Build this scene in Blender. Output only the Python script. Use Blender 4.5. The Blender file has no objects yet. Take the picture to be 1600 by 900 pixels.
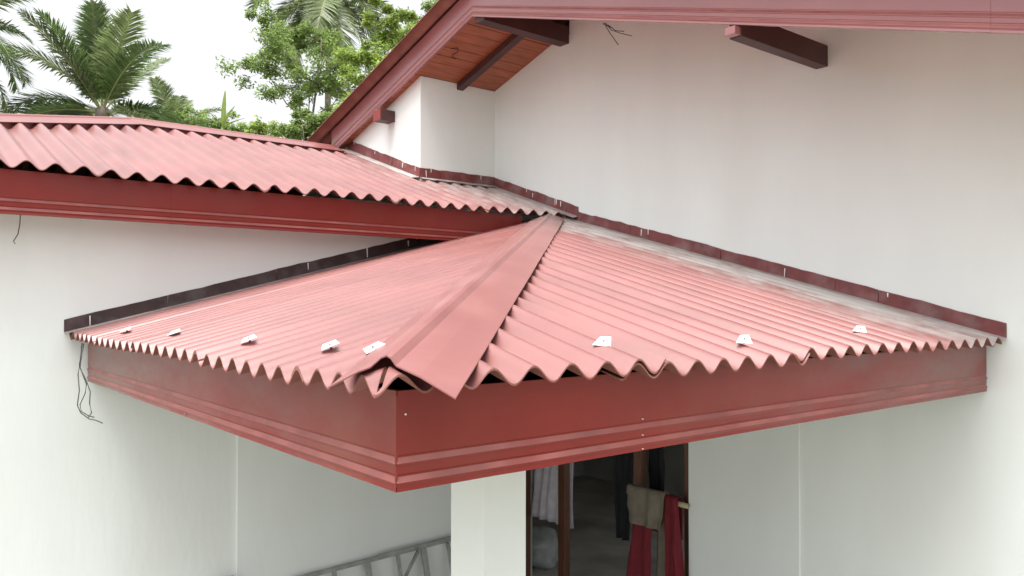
import bpy, math, random
from mathutils import Vector, Matrix, noise

random.seed(7)
S = bpy.context.scene
COL = S.collection

# ------------------------------------------------------------------ camera
CAM = Vector((5.5552, -4.8822, 0.4901))
CR = Vector((0.62892, 0.77747, 0.00105)); CU = Vector((0.01406, -0.01273, 0.99982)); CF = Vector((-0.77734, 0.62879, 0.01894))
FPX = 1242.85
cd = bpy.data.cameras.new('camera'); cam = bpy.data.objects.new('camera', cd); COL.objects.link(cam)
cd.sensor_width = 36.0; cd.lens = FPX / 1600 * 36; cd.clip_start = 0.05; cd.clip_end = 3000
m = Matrix.Identity(4)
for i in range(3):
    m[i][0] = CR[i]; m[i][1] = CU[i]; m[i][2] = -CF[i]; m[i][3] = CAM[i]
cam.matrix_world = m
S.camera = cam

# ------------------------------------------------------------------ sky, sun, exposure
SUN_EL, SUN_AZ = math.radians(73), math.radians(160)          # azimuth clockwise from +Y: from the front of the house
w = bpy.data.worlds.new('World'); S.world = w; w.use_nodes = True
nt = w.node_tree; nt.nodes.clear()
sky = nt.nodes.new('ShaderNodeTexSky'); sky.sky_type = 'NISHITA'; sky.sun_disc = False
sky.sun_elevation = SUN_EL; sky.sun_rotation = SUN_AZ; sky.air_density = 1.0; sky.dust_density = 6.0; sky.ozone_density = 1.0
hs = nt.nodes.new('ShaderNodeHueSaturation'); hs.inputs['Saturation'].default_value = 0.10
bg = nt.nodes.new('ShaderNodeBackground'); bg.inputs['Strength'].default_value = 0.13
wo = nt.nodes.new('ShaderNodeOutputWorld')
nt.links.new(sky.outputs[0], hs.inputs['Color']); nt.links.new(hs.outputs[0], bg.inputs['Color']); nt.links.new(bg.outputs[0], wo.inputs[0])
sd = bpy.data.lights.new('sun', 'SUN'); sd.energy = 1.5; sd.angle = math.radians(35); sd.color = (1.0, 0.97, 0.93)
so = bpy.data.objects.new('sun', sd); COL.objects.link(so)
sv = Vector((math.sin(SUN_AZ) * math.cos(SUN_EL), math.cos(SUN_AZ) * math.cos(SUN_EL), math.sin(SUN_EL)))
so.rotation_euler = (-sv).to_track_quat('-Z', 'Y').to_euler(); so.location = (8, -20, 30)
S.view_settings.view_transform = 'Standard'; S.view_settings.look = 'None'
S.view_settings.gamma = 1.0; S.view_settings.use_curve_mapping = False
S.view_settings.exposure = 1.4
S.render.engine = 'CYCLES'
S.cycles.max_bounces = 8; S.cycles.diffuse_bounces = 5; S.cycles.transparent_max_bounces = 8

# ------------------------------------------------------------------ materials
def mat(name, base, rough=0.6, var=0.0, scale=4.0, bump=0.0, bscale=60.0, spec=0.5, metal=0.0, dark=None, dscale=1.5, damount=0.0,
        stretch=(1, 1, 1), transl=0.0, island=0.0, coat=0.0, coatr=0.25):
    M = bpy.data.materials.new(name); M.use_nodes = True
    t = M.node_tree; b = t.nodes['Principled BSDF']; L = t.links
    b.inputs['Roughness'].default_value = rough; b.inputs['Metallic'].default_value = metal
    b.inputs['Specular IOR Level'].default_value = spec
    if coat: b.inputs['Coat Weight'].default_value = coat; b.inputs['Coat Roughness'].default_value = coatr
    tc = t.nodes.new('ShaderNodeNewGeometry')
    mp = t.nodes.new('ShaderNodeMapping'); mp.inputs['Scale'].default_value = stretch
    L.new(tc.outputs['Position'], mp.inputs['Vector'])
    c = t.nodes.new('ShaderNodeRGB'); c.outputs[0].default_value = (*base, 1)
    col = c.outputs[0]
    def nz(sc, det=5):
        n = t.nodes.new('ShaderNodeTexNoise'); n.inputs['Scale'].default_value = sc; n.inputs['Detail'].default_value = det
        L.new(mp.outputs[0], n.inputs['Vector']); return n.outputs['Fac']
    if var:
        r = t.nodes.new('ShaderNodeMapRange'); r.inputs['From Min'].default_value = 0.3; r.inputs['From Max'].default_value = 0.7
        r.inputs['To Min'].default_value = 1 - var; r.inputs['To Max'].default_value = 1 + var
        L.new(nz(scale), r.inputs['Value'])
        x = t.nodes.new('ShaderNodeVectorMath'); x.operation = 'SCALE'
        L.new(col, x.inputs[0]); L.new(r.outputs[0], x.inputs['Scale']); col = x.outputs[0]
    if island:
        r = t.nodes.new('ShaderNodeMapRange'); r.inputs['To Min'].default_value = 1 - island; r.inputs['To Max'].default_value = 1 + island
        L.new(tc.outputs['Random Per Island'], r.inputs['Value'])
        x = t.nodes.new('ShaderNodeVectorMath'); x.operation = 'SCALE'
        L.new(col, x.inputs[0]); L.new(r.outputs[0], x.inputs['Scale']); col = x.outputs[0]
    if dark and damount:
        r = t.nodes.new('ShaderNodeMapRange'); r.inputs['From Min'].default_value = 0.48; r.inputs['From Max'].default_value = 0.72
        r.inputs['To Max'].default_value = damount
        L.new(nz(dscale, 8), r.inputs['Value'])
        x = t.nodes.new('ShaderNodeMix'); x.data_type = 'RGBA'
        L.new(r.outputs[0], x.inputs['Factor']); L.new(col, x.inputs['A']); x.inputs['B'].default_value = (*dark, 1); col = x.outputs['Result']
    L.new(col, b.inputs['Base Color'])
    if bump:
        bn = t.nodes.new('ShaderNodeBump'); bn.inputs['Strength'].default_value = bump; bn.inputs['Distance'].default_value = 0.01
        L.new(nz(bscale, 6), bn.inputs['Height']); L.new(bn.outputs[0], b.inputs['Normal'])
    if transl:
        tr = t.nodes.new('ShaderNodeBsdfTranslucent'); L.new(col, tr.inputs['Color'])
        mx = t.nodes.new('ShaderNodeMixShader'); mx.inputs[0].default_value = transl
        L.new(b.outputs[0], mx.inputs[1]); L.new(tr.outputs[0], mx.inputs[2])
        L.new(mx.outputs[0], t.nodes['Material Output'].inputs['Surface'])
    return M

def dust_band(M, axis, lo, hi, colour, amount, noise_scale=5, stretch=(1, 1, 1)):
    """cement dust fallen beside a wall: a ragged band along one world axis, fading from lo (full) to hi (none)"""
    t = M.node_tree; L = t.links; b = t.nodes['Principled BSDF']
    src = b.inputs['Base Color'].links[0].from_socket
    g = t.nodes.new('ShaderNodeNewGeometry'); s = t.nodes.new('ShaderNodeSeparateXYZ'); L.new(g.outputs['Position'], s.inputs[0])
    mp = t.nodes.new('ShaderNodeMapping'); mp.inputs['Scale'].default_value = stretch; L.new(g.outputs['Position'], mp.inputs['Vector'])
    n = t.nodes.new('ShaderNodeTexNoise'); n.inputs['Scale'].default_value = noise_scale; n.inputs['Detail'].default_value = 8; n.inputs['Roughness'].default_value = 0.65
    L.new(mp.outputs[0], n.inputs['Vector'])
    r = t.nodes.new('ShaderNodeMapRange'); r.inputs['From Min'].default_value = hi; r.inputs['From Max'].default_value = lo
    L.new(s.outputs[axis], r.inputs['Value'])
    a = t.nodes.new('ShaderNodeMath'); a.operation = 'ADD'; L.new(r.outputs[0], a.inputs[0])
    c = t.nodes.new('ShaderNodeMath'); c.operation = 'MULTIPLY_ADD'; c.inputs[1].default_value = 3.2; c.inputs[2].default_value = -1.7
    L.new(n.outputs['Fac'], c.inputs[0]); L.new(c.outputs[0], a.inputs[1])
    k = t.nodes.new('ShaderNodeMath'); k.operation = 'MULTIPLY'; k.use_clamp = True; L.new(a.outputs[0], k.inputs[0]); L.new(r.outputs[0], k.inputs[1])
    k2 = t.nodes.new('ShaderNodeMath'); k2.operation = 'MULTIPLY'; k2.inputs[1].default_value = amount; L.new(k.outputs[0], k2.inputs[0])
    x = t.nodes.new('ShaderNodeMix'); x.data_type = 'RGBA'; L.new(k2.outputs[0], x.inputs['Factor'])
    L.new(src, x.inputs['A']); x.inputs['B'].default_value = (*colour, 1); L.new(x.outputs['Result'], b.inputs['Base Color'])

SHEET = (0.212, 0.078, 0.072)
DUST = (0.44, 0.41, 0.39)
M_sheetL = mat('painted_sheet_left', SHEET, 0.46, 0.16, 2.2, 0.10, 40, coat=0.55, dark=(0.23, 0.095, 0.08), dscale=2.0, damount=0.25)
M_sheetR = mat('painted_sheet_right', SHEET, 0.46, 0.16, 2.2, 0.10, 40, coat=0.55, dark=(0.23, 0.095, 0.08), dscale=2.0, damount=0.25)
dust_band(M_sheetR, 1, -0.30, -1.05, DUST, 1.0, 3.0, (1.2, 5, 1))
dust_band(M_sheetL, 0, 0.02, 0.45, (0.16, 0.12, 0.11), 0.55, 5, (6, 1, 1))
M_sheetW = mat('painted_sheet_wing', SHEET, 0.46, 0.16, 2.2, 0.10, 40, coat=0.55, dark=(0.25, 0.12, 0.10), dscale=2.0, damount=0.3)
dust_band(M_sheetW, 1, -0.05, -1.7, (0.5, 0.45, 0.43), 0.85, 4.0, (1, 3, 1))
M_cap = mat('painted_cap', (0.24, 0.092, 0.087), 0.42, 0.10, 3, 0.05, 30, coat=0.35, dark=(0.30, 0.17, 0.16), dscale=3, damount=0.3)
dust_band(M_cap, 2, 1.24, 0.85, (0.25, 0.18, 0.17), 0.6, 5)
M_capW = mat('painted_ridge_cap', (0.21, 0.068, 0.063), 0.42, 0.08, 3, 0.05, 30, coat=0.35)
M_under = mat('weathered_sheet_brown', (0.25, 0.105, 0.085), 0.8, 0.2, 6, 0.2, 50)
FA = (0.21, 0.020, 0.015)
M_fascia = mat('painted_fascia', FA, 0.34, 0.10, 2.2, 0.05, 25, spec=0.4, dark=(0.20, 0.045, 0.035), dscale=1.6, damount=0.4)
M_fasciaR = mat('painted_fascia_front', FA, 0.36, 0.12, 2.2, 0.06, 25, spec=0.35, dark=(0.21, 0.05, 0.038), dscale=1.6, damount=0.5)
dust_band(M_fasciaR, 1, 0.0, -3.3, (0.20, 0.11, 0.10), 0.75, 2.5, (1, 1, 3))
M_fasciaL = mat('painted_fascia_side', FA, 0.42, 0.12, 2.2, 0.06, 25, spec=0.35, dark=(0.21, 0.075, 0.05), dscale=1.8, damount=0.6)
dust_band(M_fasciaL, 0, 0.6, 4.6, (0.22, 0.13, 0.11), 0.9, 2.5, (1, 1, 3))
M_barge = mat('painted_barge', (0.31, 0.11, 0.115), 0.34, 0.08, 2.2, 0.04, 25, coat=0.8, dark=(0.34, 0.18, 0.17), dscale=2, damount=0.25)
M_flash = mat('flashing_maroon', (0.16, 0.032, 0.032), 0.55, 0.25, 9, 0.2, 40, dark=(0.30, 0.27, 0.26), dscale=6, damount=0.35)
M_bead = mat('pale_bead', (0.27, 0.085, 0.075), 0.45, 0.25, 6, 0.1, 40, dark=(0.22, 0.03, 0.025), dscale=4, damount=0.6)  # paler red on the sloped bead faces of the boards
M_flashD = mat('flashing_black', (0.045, 0.02, 0.02), 0.6, 0.3, 9, 0.3, 40, dark=(0.16, 0.14, 0.14), dscale=5, damount=0.5)  # much darker flashing colour with grey smears
M_flange = mat('flashing_dusty', (0.36, 0.33, 0.31), 0.75, 0.2, 9, 0.2, 50, dark=(0.20, 0.10, 0.09), dscale=5, damount=0.5)
M_wall = mat('white_plaster', (0.80, 0.845, 0.83), 0.75, 0.035, 1.3, 0.18, 14, dark=(0.70, 0.69, 0.65), dscale=1.1, damount=0.22, stretch=(1.4, 1.4, 0.4))
M_plank = mat('soffit_wood', (0.34, 0.095, 0.04), 0.45, 0.25, 6, 0.15, 30, stretch=(6, 0.7, 6), island=0.0)
M_beam = mat('painted_timber', (0.065, 0.022, 0.022), 0.5, 0.2, 8, 0.1, 40)
M_post = mat('brown_door_timber', (0.11, 0.045, 0.022), 0.45, 0.2, 8, 0.1, 40, stretch=(4, 4, 0.6))
M_metal = mat('galvanised_plate', (0.72, 0.73, 0.72), 0.35, 0.1, 30, metal=0.35)
M_bolt = mat('bolt_grey', (0.25, 0.25, 0.25), 0.45, metal=0.8)
M_paint = mat('white_paint_drip', (0.8, 0.79, 0.76), 0.6)
M_concrete = mat('concrete', (0.42, 0.41, 0.38), 0.85, 0.2, 3, 0.3, 30, dark=(0.15, 0.15, 0.13), dscale=1.2, damount=0.6)
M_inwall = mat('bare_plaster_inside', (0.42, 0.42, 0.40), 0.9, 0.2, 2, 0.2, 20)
M_ceil = mat('boarded_ceiling', (0.10, 0.07, 0.05), 0.8, 0.2, 4)
M_wire = mat('black_wire', (0.02, 0.02, 0.022), 0.5)
M_steel = mat('grey_steel', (0.33, 0.35, 0.34), 0.5, 0.25, 10, metal=0.3)

# ------------------------------------------------------------------ helpers
def link(name, me, parent=None):
    o = bpy.data.objects.new(name, me); COL.objects.link(o)
    if parent: o.parent = parent
    return o
def empty(name, parent=None, loc=(0, 0, 0), label=None, cat=None, group=None):
    o = link(name, None, parent); o.location = loc; o.empty_display_size = 0.1
    tag(o, label, cat, group); return o
def tag(o, label=None, cat=None, group=None, kind=None):
    if label: o['label'] = label
    if cat: o['category'] = cat
    if group: o['group'] = group
    if kind: o['kind'] = kind
    return o
def mesh(name, vs, fs, material, parent=None, smooth=False):
    me = bpy.data.meshes.new(name); me.from_pydata([tuple(v) for v in vs], [], fs)
    me.materials.append(material)
    if smooth: me.polygons.foreach_set('use_smooth', [True] * len(me.polygons))
    me.update(); return link(name, me, parent)
def box(name, x0, x1, y0, y1, z0, z1, material, parent=None, bevel=0.0):
    vs = [(x, y, z) for x in (x0, x1) for y in (y0, y1) for z in (z0, z1)]
    fs = [(0, 1, 3, 2), (4, 6, 7, 5), (0, 4, 5, 1), (2, 3, 7, 6), (0, 2, 6, 4), (1, 5, 7, 3)]
    o = mesh(name, vs, fs, material, parent)
    if bevel:
        b = o.modifiers.new('bevel', 'BEVEL'); b.width = bevel; b.segments = 2; b.limit_method = 'ANGLE'
    return o
def prism(name, poly, axis, d0, d1, material, parent=None, bevel=0.0):
    """poly: 2D outline; axis 'y': (x,z) extruded along y; 'x': (y,z) along x"""
    n = len(poly); vs = []
    for d in (d0, d1):
        for (p, q) in poly: vs.append((p, d, q) if axis == 'y' else (d, p, q))
    fs = [tuple(range(n)), tuple(range(2 * n - 1, n - 1, -1))] + [(i, i + n, (i + 1) % n + n, (i + 1) % n) for i in range(n)]
    o = mesh(name, vs, fs, material, parent)
    if bevel:
        b = o.modifiers.new('bevel', 'BEVEL'); b.width = bevel; b.segments = 2; b.limit_method = 'ANGLE'
    return o
def tube_data(pts, rads, seg=8):
    vs, fs = [], []
    n = len(pts); pts = [Vector(p) for p in pts]
    up = Vector((0, 0, 1))
    for i, p in enumerate(pts):
        d = (pts[min(i + 1, n - 1)] - pts[max(i - 1, 0)]).normalized()
        a = d.cross(up if abs(d.z) < 0.95 else Vector((1, 0, 0))).normalized(); b = d.cross(a)
        for k in range(seg):
            t = 2 * math.pi * k / seg; vs.append(p + (a * math.cos(t) + b * math.sin(t)) * rads[i])
    for i in range(n - 1):
        for k in range(seg):
            fs.append((i * seg + k, i * seg + (k + 1) % seg, (i + 1) * seg + (k + 1) % seg, (i + 1) * seg + k))
    fs.append(tuple(range(seg))[::-1]); fs.append(tuple(range((n - 1) * seg, n * seg)))
    return vs, fs
def tube(name, pts, rads, material, parent=None, seg=8):
    if not isinstance(rads, (list, tuple)): rads = [rads] * len(pts)
    vs, fs = tube_data(pts, rads, seg); return mesh(name, vs, fs, material, parent, True)
def at(px, py, d):
    """the point seen at a pixel of the 1600 x 900 photograph, d metres ahead of the camera"""
    return CAM + (CF + CR * ((px - 800) / FPX) - CU * ((py - 450) / FPX)) * d

# ------------------------------------------------------------------ dimensions (metres; z = 0 is the underside of the porch fascia)
GZ = -2.25                       # ground
FZ = -2.15                       # floor inside
A, B = 3.8402, 3.9193            # porch eaves at x = A and y = -B
ZP = 0.3008                      # crest height at the porch eave
TR, TL = 0.268, 0.255            # pitch of the two porch slopes
AMP, PIT, TH = 0.024, 0.146, 0.006
PITL = 0.1306
EL, ZL, TW = 0.3127, 1.2945, 0.335    # wing eave, crest height, pitch
RWX = -2.22                      # wing ridge
RX, TM = 0.2, 0.30               # main ridge, pitch
def zR(x): return ZP - AMP + TR * (A - x)
def zLf(y): return ZP - AMP + TL * (B + y)
def zW(x): return ZL - AMP + TW * (EL - x)
def hip_x(y): return A - (B + y) * TL / TR       # where the two porch slopes meet

def corrugated(name, parent, material, u0, u1, pitch, phase, lo, hi, place, dz=0.0, rows=7, seed=0, th=TH, under='std', ends=0.0):
    """one sheet: u across the corrugations, v from lo(u) (eave) to hi(u); place(u, v, h) gives the point at height h over the mean plane"""
    rnd = random.Random(seed); n = max(4, int((u1 - u0) / (pitch / 12)) + 1)
    top, bot = [], []
    e_off = rnd.uniform(-.006, .006); tw = rnd.uniform(-.004, .004)
    for i in range(n + 1):
        u = u0 + (u1 - u0) * i / n
        h = AMP * math.cos(2 * math.pi * (u - phase) / pitch)
        a, b = lo(u), hi(u)
        for j in range(rows + 1):
            f = j / rows; v = a + (b - a) * f
            wv = 0.003 * noise.noise((u * 1.3 + seed * 3.1, v * 1.1, seed * 1.7)) + tw * (i / n - .5) * (1 - f)
            vv = v + (e_off + ends * noise.noise((u * 2.1, seed, 0))) * (1 - f) * (1 if b < a else -1)
            top.append(Vector(place(u, vv, h + dz + wv))); bot.append(Vector(place(u, vv, h + dz + wv - th)))
    R = rows + 1; N = len(top); vs = top + bot; fs = []; sm = []
    for i in range(n):
        for j in range(rows):
            q = (i * R + j, (i + 1) * R + j, (i + 1) * R + j + 1, i * R + j + 1)
            fs.append(q); sm.append(True); fs.append(tuple(N + k for k in reversed(q))); sm.append(True)
    def rim(ids):
        k0 = len(vs)
        for k in ids: vs.append(vs[k]); vs.append(vs[k + N])
        for k in range(len(ids) - 1):
            fs.append((k0 + 2 * k, k0 + 2 * k + 1, k0 + 2 * k + 3, k0 + 2 * k + 2)); sm.append(False)
    rim([i * R for i in range(n + 1)]); rim([i * R + rows for i in range(n, -1, -1)])
    rim([n * R + j for j in range(R)]); rim([j for j in range(rows, -1, -1)])
    o = mesh(name, vs, fs, material, parent)
    o.data.polygons.foreach_set('use_smooth', sm)
    if under:
        o.data.materials.append(M_under if under == 'std' else under)
        nf = 2 * n * rows
        mi = [(1 if k % 2 else 0) if k < nf else 1 for k in range(len(fs))]
        o.data.polygons.foreach_set('material_index', mi)
    return o

# fascia profile: (out, z) from the top edge down the face to the drip edge
def fascia_profile(h):
    b = [(0.0, h)]
    for zc in (0.080, 0.030):
        b += [(0.0, zc + .016), (-0.003, zc + .012), (-0.003, zc + .009), (0.0045, zc - .006), (0.0045, zc - .008), (0.001, zc - .014)]
    return b + [(0.0, 0.012), (0.002, 0.001), (0.0, 0.0), (-0.02, 0.0), (-0.02, h)]
def profile_run(name, prof, p0, p1, out, material, parent, miter0=0.0, miter1=0.0, segs=1, wob=0.0, seed=0):
    """sweep a profile from p0 to p1; out = outward horizontal unit vector; miter: metres of lengthening per metre of out"""
    p0, p1, out = Vector(p0), Vector(p1), Vector(out); d = (p1 - p0).normalized(); vs = []; n = len(prof)
    for s in range(segs + 1):
        f = s / segs
        for (o, z) in prof:
            w_ = wob * noise.noise((f * 5 + seed, z * 3, seed)) if 0 < s < segs else 0
            p = p0.lerp(p1, f) + out * (o + w_) + Vector((0, 0, z))
            if s == 0: p -= d * o * miter0
            if s == segs: p += d * o * miter1
            vs.append(p)
    fs = []
    for s in range(segs):
        for k in range(n): fs.append((s * n + k, s * n + (k + 1) % n, (s + 1) * n + (k + 1) % n, (s + 1) * n + k))
    fs.append(tuple(range(n))[::-1]); fs.append(tuple(range(segs * n, (segs + 1) * n)))
    o = mesh(name, vs, fs, material, parent)
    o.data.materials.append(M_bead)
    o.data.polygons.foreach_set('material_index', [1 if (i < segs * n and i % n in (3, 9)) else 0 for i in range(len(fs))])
    import bmesh
    bm = bmesh.new(); bm.from_mesh(o.data); bmesh.ops.recalc_face_normals(bm, faces=bm.faces); bm.to_mesh(o.data); bm.free()
    return o

# ------------------------------------------------------------------ ground
M_ground = mat('sandy_ground', (0.27, 0.26, 0.225), 0.95, 0.2, 0.6, 0.4, 8, dark=(0.10, 0.13, 0.05), dscale=0.25, damount=0.8)
tag(mesh('ground', [(-600, -600, GZ), (600, -600, GZ), (600, 600, GZ), (-600, 600, GZ)], [(0, 1, 2, 3)], M_ground), 'bare sandy ground around the house', None, None, 'structure')

# ------------------------------------------------------------------ the house
house = empty('house', None, (0, 0, GZ), 'white plastered house with red corrugated roofs and a hipped porch roof in its corner', 'house')
def hp(name, label=None):
    o = link(name, None, house); o.location = (0, 0, -GZ); o.empty_display_size = 0.1
    if label: o['label'] = label
    return o
walls = hp('walls')
def soff(x): return 2.91 - TM * abs(x - RX)
# left wall (faces +x), with a slightly proud plastered panel toward the corner
prism('wall', [(-5.55, GZ), (-0.6, GZ), (-0.6, 1.32), (-5.55, 1.22)], 'x', -0.15, 0.0, M_wall, walls)
prism('wall', [(-0.6, 0.1), (-0.002, 0.1), (-0.002, 1.30), (-0.6, 1.31)], 'x', -0.15, 0.0, M_wall, walls)
box('plaster_panel', 0.0005, 0.014, -2.865, -0.601, GZ, 0.22, M_wall, walls, 0.004)
box('porch_column', 2.733, 2.963, -2.936, -2.706, GZ, 0.029, M_wall, walls, 0.006)
# gable wall (faces -y), opening from x = -0.35 to 1.67
OX0, OX1, OZ = -0.35, 1.67, 0.02
prism('wall', [(OX1, GZ), (5.2, GZ), (5.2, soff(5.2) + .19), (OX1, soff(OX1) + .19)], 'y', 0.0, 0.15, M_wall, walls)
prism('wall', [(-0.76, OZ), (OX1 - 0.0005, OZ), (OX1 - 0.0005, soff(OX1) + .19), (RX + .14, soff(RX) + .15), (RX + .139, soff(RX)), (RX, soff(RX)), (-0.76, soff(-0.76))], 'y', 0.0, 0.15, M_wall, walls)
box('plaster_panel', OX1 + 0.001, 2.601, -0.012, -0.0005, GZ, 0.5, M_wall, walls, 0.004)
# the upper storey's projecting block above the wing roof
prism('wall', [(-5.2, 1.0), (-0.76, 1.35), (-0.76, soff(-0.76)), (-5.2, soff(-5.2))], 'y', -0.88, 0.14, M_wall, walls)
# the room behind the opening
box('floor_slab', -3.3, 4.2, -0.9, 3.7, GZ + 0.004, FZ, M_concrete, walls)
box('inner_wall', -3.3, 0.2, 3.7, 3.85, GZ, 0.6, M_inwall, walls)
box('inner_wall', 3.9, 4.2, 3.7, 3.85, GZ, 0.6, M_inwall, walls)
box('unseen_opening_sill', 0.2, 3.9, 3.7, 3.85, GZ, -2.1, M_inwall, walls)  # opening above is out of view, put in to daylight the room
box('unseen_opening_head', 0.2, 3.9, 3.7, 3.85, -0.1, 0.6, M_inwall, walls)
box('inner_wall', -3.45, -3.3, -0.6, 3.7, GZ, 0.6, M_inwall, walls)
box('inner_wall', 4.2, 4.35, 0.15, 3.7, GZ, -1.3, M_inwall, walls)  # gap over it added out of view for more daylight inside
box('inner_wall', 4.2, 4.35, 0.15, 3.7, -0.1, 0.6, M_inwall, walls)
box('inner_wall', -3.3, OX0, 0.0, 0.15, GZ, OZ, M_inwall, walls)
box('ceiling', -3.45, 4.35, 0.15, 3.85, 0.6, 0.7, M_ceil, walls)
box('end_wall', 5.05, 5.2, 0.15, 3.85, GZ, -1.3, M_wall, walls)  # unseen gap added in line with the inner one, for daylight
box('end_wall', 5.05, 5.2, 0.15, 3.85, -0.1, 1.4, M_wall, walls)
box('end_wall', -5.2, -5.05, -0.7, 3.85, GZ, 1.29, M_wall, walls)
box('end_wall', -5.2, 0.0, -5.55, -5.40, GZ, 1.2, M_wall, walls)
prism('end_wall', [(-5.2, 0.0), (5.2, 0.0), (5.2, soff(5.2)), (RX, soff(RX)), (-5.2, soff(-5.2))], 'y', 3.86, 4.0, M_wall, walls)
box('end_wall', -5.2, 0.2, 3.86, 4.0, GZ, -0.001, M_wall, walls)
box('end_wall', 3.9, 5.2, 3.86, 4.0, GZ, -0.001, M_wall, walls)
box('end_wall', -5.2, -5.05, -5.40, -0.7, GZ, 1.2, M_wall, walls)

# door frame
frame = hp('door_frame', 'dark brown timber door frame with slim posts')
for (x, wd) in ((0.195, .085), (1.115, .085), (1.632, .07), (-0.33, .035)):
    box('post', x - wd / 2, x + wd / 2, 0.03, 0.10, FZ, OZ - 0.06, M_post, frame, 0.004)
box('head', OX0 + 0.01, OX1 - 0.003, 0.03, 0.10, OZ - 0.06, OZ - 0.001, M_post, frame, 0.004)

# ---------------- porch roof
porch = hp('porch_roof', 'low hipped porch roof of red corrugated sheets over the doorway corner')
def placeR(u, v, h): return (v, u, zR(v) + h)
def placeL(u, v, h): return (u, v, zLf(v) + h)
PH_R = -3.4123
laps = [-3.92 + 0.0] + [PH_R + PIT * (k - 0.0) for k in (2.45, 9.25, 16.25)] + [-0.005]
for i in range(len(laps) - 1):
    u0, u1 = laps[i], min(laps[i + 1] + (PIT * 1.45 if i == 0 else PIT * 0.62), -0.004)
    corrugated('roof_sheet', porch, M_sheetR, u0, u1, PIT, PH_R, lambda u: A, lambda u: min(hip_x(u) + 0.01, A - 0.01), placeR,
               dz=0.012 - 0.0072 * (i % 2) - (0.006 if i == 1 else 0), seed=11 + i, ends=0.01)
PH_L = 0.897
lapsL = [0.005, 0.897 - PITL * 2.3 + PITL * 0, 0.897 + PITL * 4.7, 0.897 + PITL * 11.7, 0.897 + PITL * 18.7, A]
def hip_y(x): return -B + (A - x) * TR / TL
for i in range(len(lapsL) - 1):
    u0, u1 = lapsL[i], min(lapsL[i + 1] + PITL * 0.62, A - 0.005)
    corrugated('roof_sheet', porch, M_sheetL, u0, u1, PITL, PH_L, lambda u: -B, lambda u: max(min(hip_y(u) - 0.01, -0.02), -B + 0.01), placeL,
               dz=0.010 - 0.0072 * (i % 2), seed=31 + i, ends=0.008)
# hip cap: two flat wings and a rolled centre, slightly bowed
hipd = Vector((A - 0.12, -B + 0.02, 0)); 
def hip_pt(s):      # s metres (plan) from the upper end
    tot = math.hypot(A, B); f = s / tot; x = 0.11 + (A - 0.11) * f
    return Vector((x, -B + (A - x) * TR / TL, 0))
hd = (hip_pt(5) - hip_pt(1)).normalized(); hn = Vector((-hd.y, hd.x, 0))
def cap_section(s, wl, wr, lift, skew=0.0):
    pts = []
    def on(q, right): return (zR(q.x) if right else zLf(q.y)) + AMP + 0.020
    for (o, r) in ((-wl, False), (-wl * .5, False), (-0.030, False)):
        c = hip_pt(s + skew * abs(o) / (wl if o < 0 else wr)); q = c + hn * o; pts.append(Vector((q.x, q.y, on(q, r) + 0.006 - (0.012 if o == -wl else 0))))
    for (o, zz) in ((-0.024, .010), (-0.013, .021), (0.0, .025), (0.013, .021), (0.024, .010)):
        c = hip_pt(s + skew * abs(o) / wr); q = c + hn * o; pts.append(Vector((q.x, q.y, on(c, True) + zz - 0.004)))
    for (o, r) in ((0.030, True), (wr * .5, True), (wr, True)):
        c = hip_pt(s + skew * abs(o) / (wl if o < 0 else wr)); q = c + hn * o; pts.append(Vector((q.x, q.y, on(q, r) + 0.006 - (0.012 if o == wr else 0))))
    for p in pts: p.z += lift
    return pts
def loft(name, secs, material, parent, th=0.004):
    n = len(secs[0]); vs = []; fs = []
    for k, s in enumerate(secs): vs += s
    N = len(vs); vs += [v - Vector((0, 0, th)) for v in vs]
    for k in range(len(secs) - 1):
        for i in range(n - 1):
            q = (k * n + i, (k + 1) * n + i, (k + 1) * n + i + 1, k * n + i + 1)
            fs.append(q); fs.append(tuple(N + j for j in reversed(q)))
    def rim(ids):
        for a_, b_ in zip(ids, ids[1:]): fs.append((a_, b_, b_ + N, a_ + N))
    L_ = len(secs)
    rim(list(range(n))); rim([(L_ - 1) * n + i for i in range(n)]); rim([k * n for k in range(L_)]); rim([k * n + n - 1 for k in range(L_)])
    o = mesh(name, vs, fs, material, parent)
    import bmesh
    bm = bmesh.new(); bm.from_mesh(o.data); bmesh.ops.recalc_face_normals(bm, faces=bm.faces); bm.to_mesh(o.data); bm.free()
    return o
secs = []
for k in range(15):
    s = 0.30 + (5.40 - 0.30) * k / 14; f = k / 14
    secs.append(cap_section(s, 0.105 + .05 * (1 - f), 0.13 + 0.075 * f, 0.004 * math.sin(k * 1.9) * (1 - f), 0.13 * f ** 6))
loft('hip_cap', secs, M_cap, porch)

# porch fascia boards
AF, BF = 3.7611, 3.8138
prof = fascia_profile(0.262)
profile_run('fascia_board', prof, (0.03, -BF, 0), (2.0, -BF, 0), (0, -1, 0), M_fasciaL, porch, segs=6, wob=.004, seed=1)
profile_run('fascia_board', prof, (1.971, -BF - .002, 0), (AF, -BF - 0.002, 0), (0, -1, 0), M_fasciaL, porch, miter1=1.0, segs=6, wob=.004, seed=2)
profile_run('fascia_board', prof, (AF + .002, -BF, 0), (AF + .002, -2.872, 0), (1, 0, 0), M_fasciaR, porch, miter0=1.0, segs=6, wob=.004, seed=3)
profile_run('fascia_board', prof, (AF, -2.90, 0), (AF, -0.02, 0), (1, 0, 0), M_fasciaR, porch, segs=8, wob=.004, seed=4)
box('corner_bead', AF - .001, AF + .0035, -BF - .0055, -BF + .001, 0.012, 0.25, M_fascia, porch)
for z in (.006, .052, .105):
    tube('screw', [(AF + .001, -2.876, z), (AF + .008, -2.876, z)], [.0024, .002], M_metal, porch, 8)
tube('screw', [(AF + .001, -3.79, .20), (AF + .006, -3.79, .20)], [.003, .0025], M_metal, porch, 8)
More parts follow.
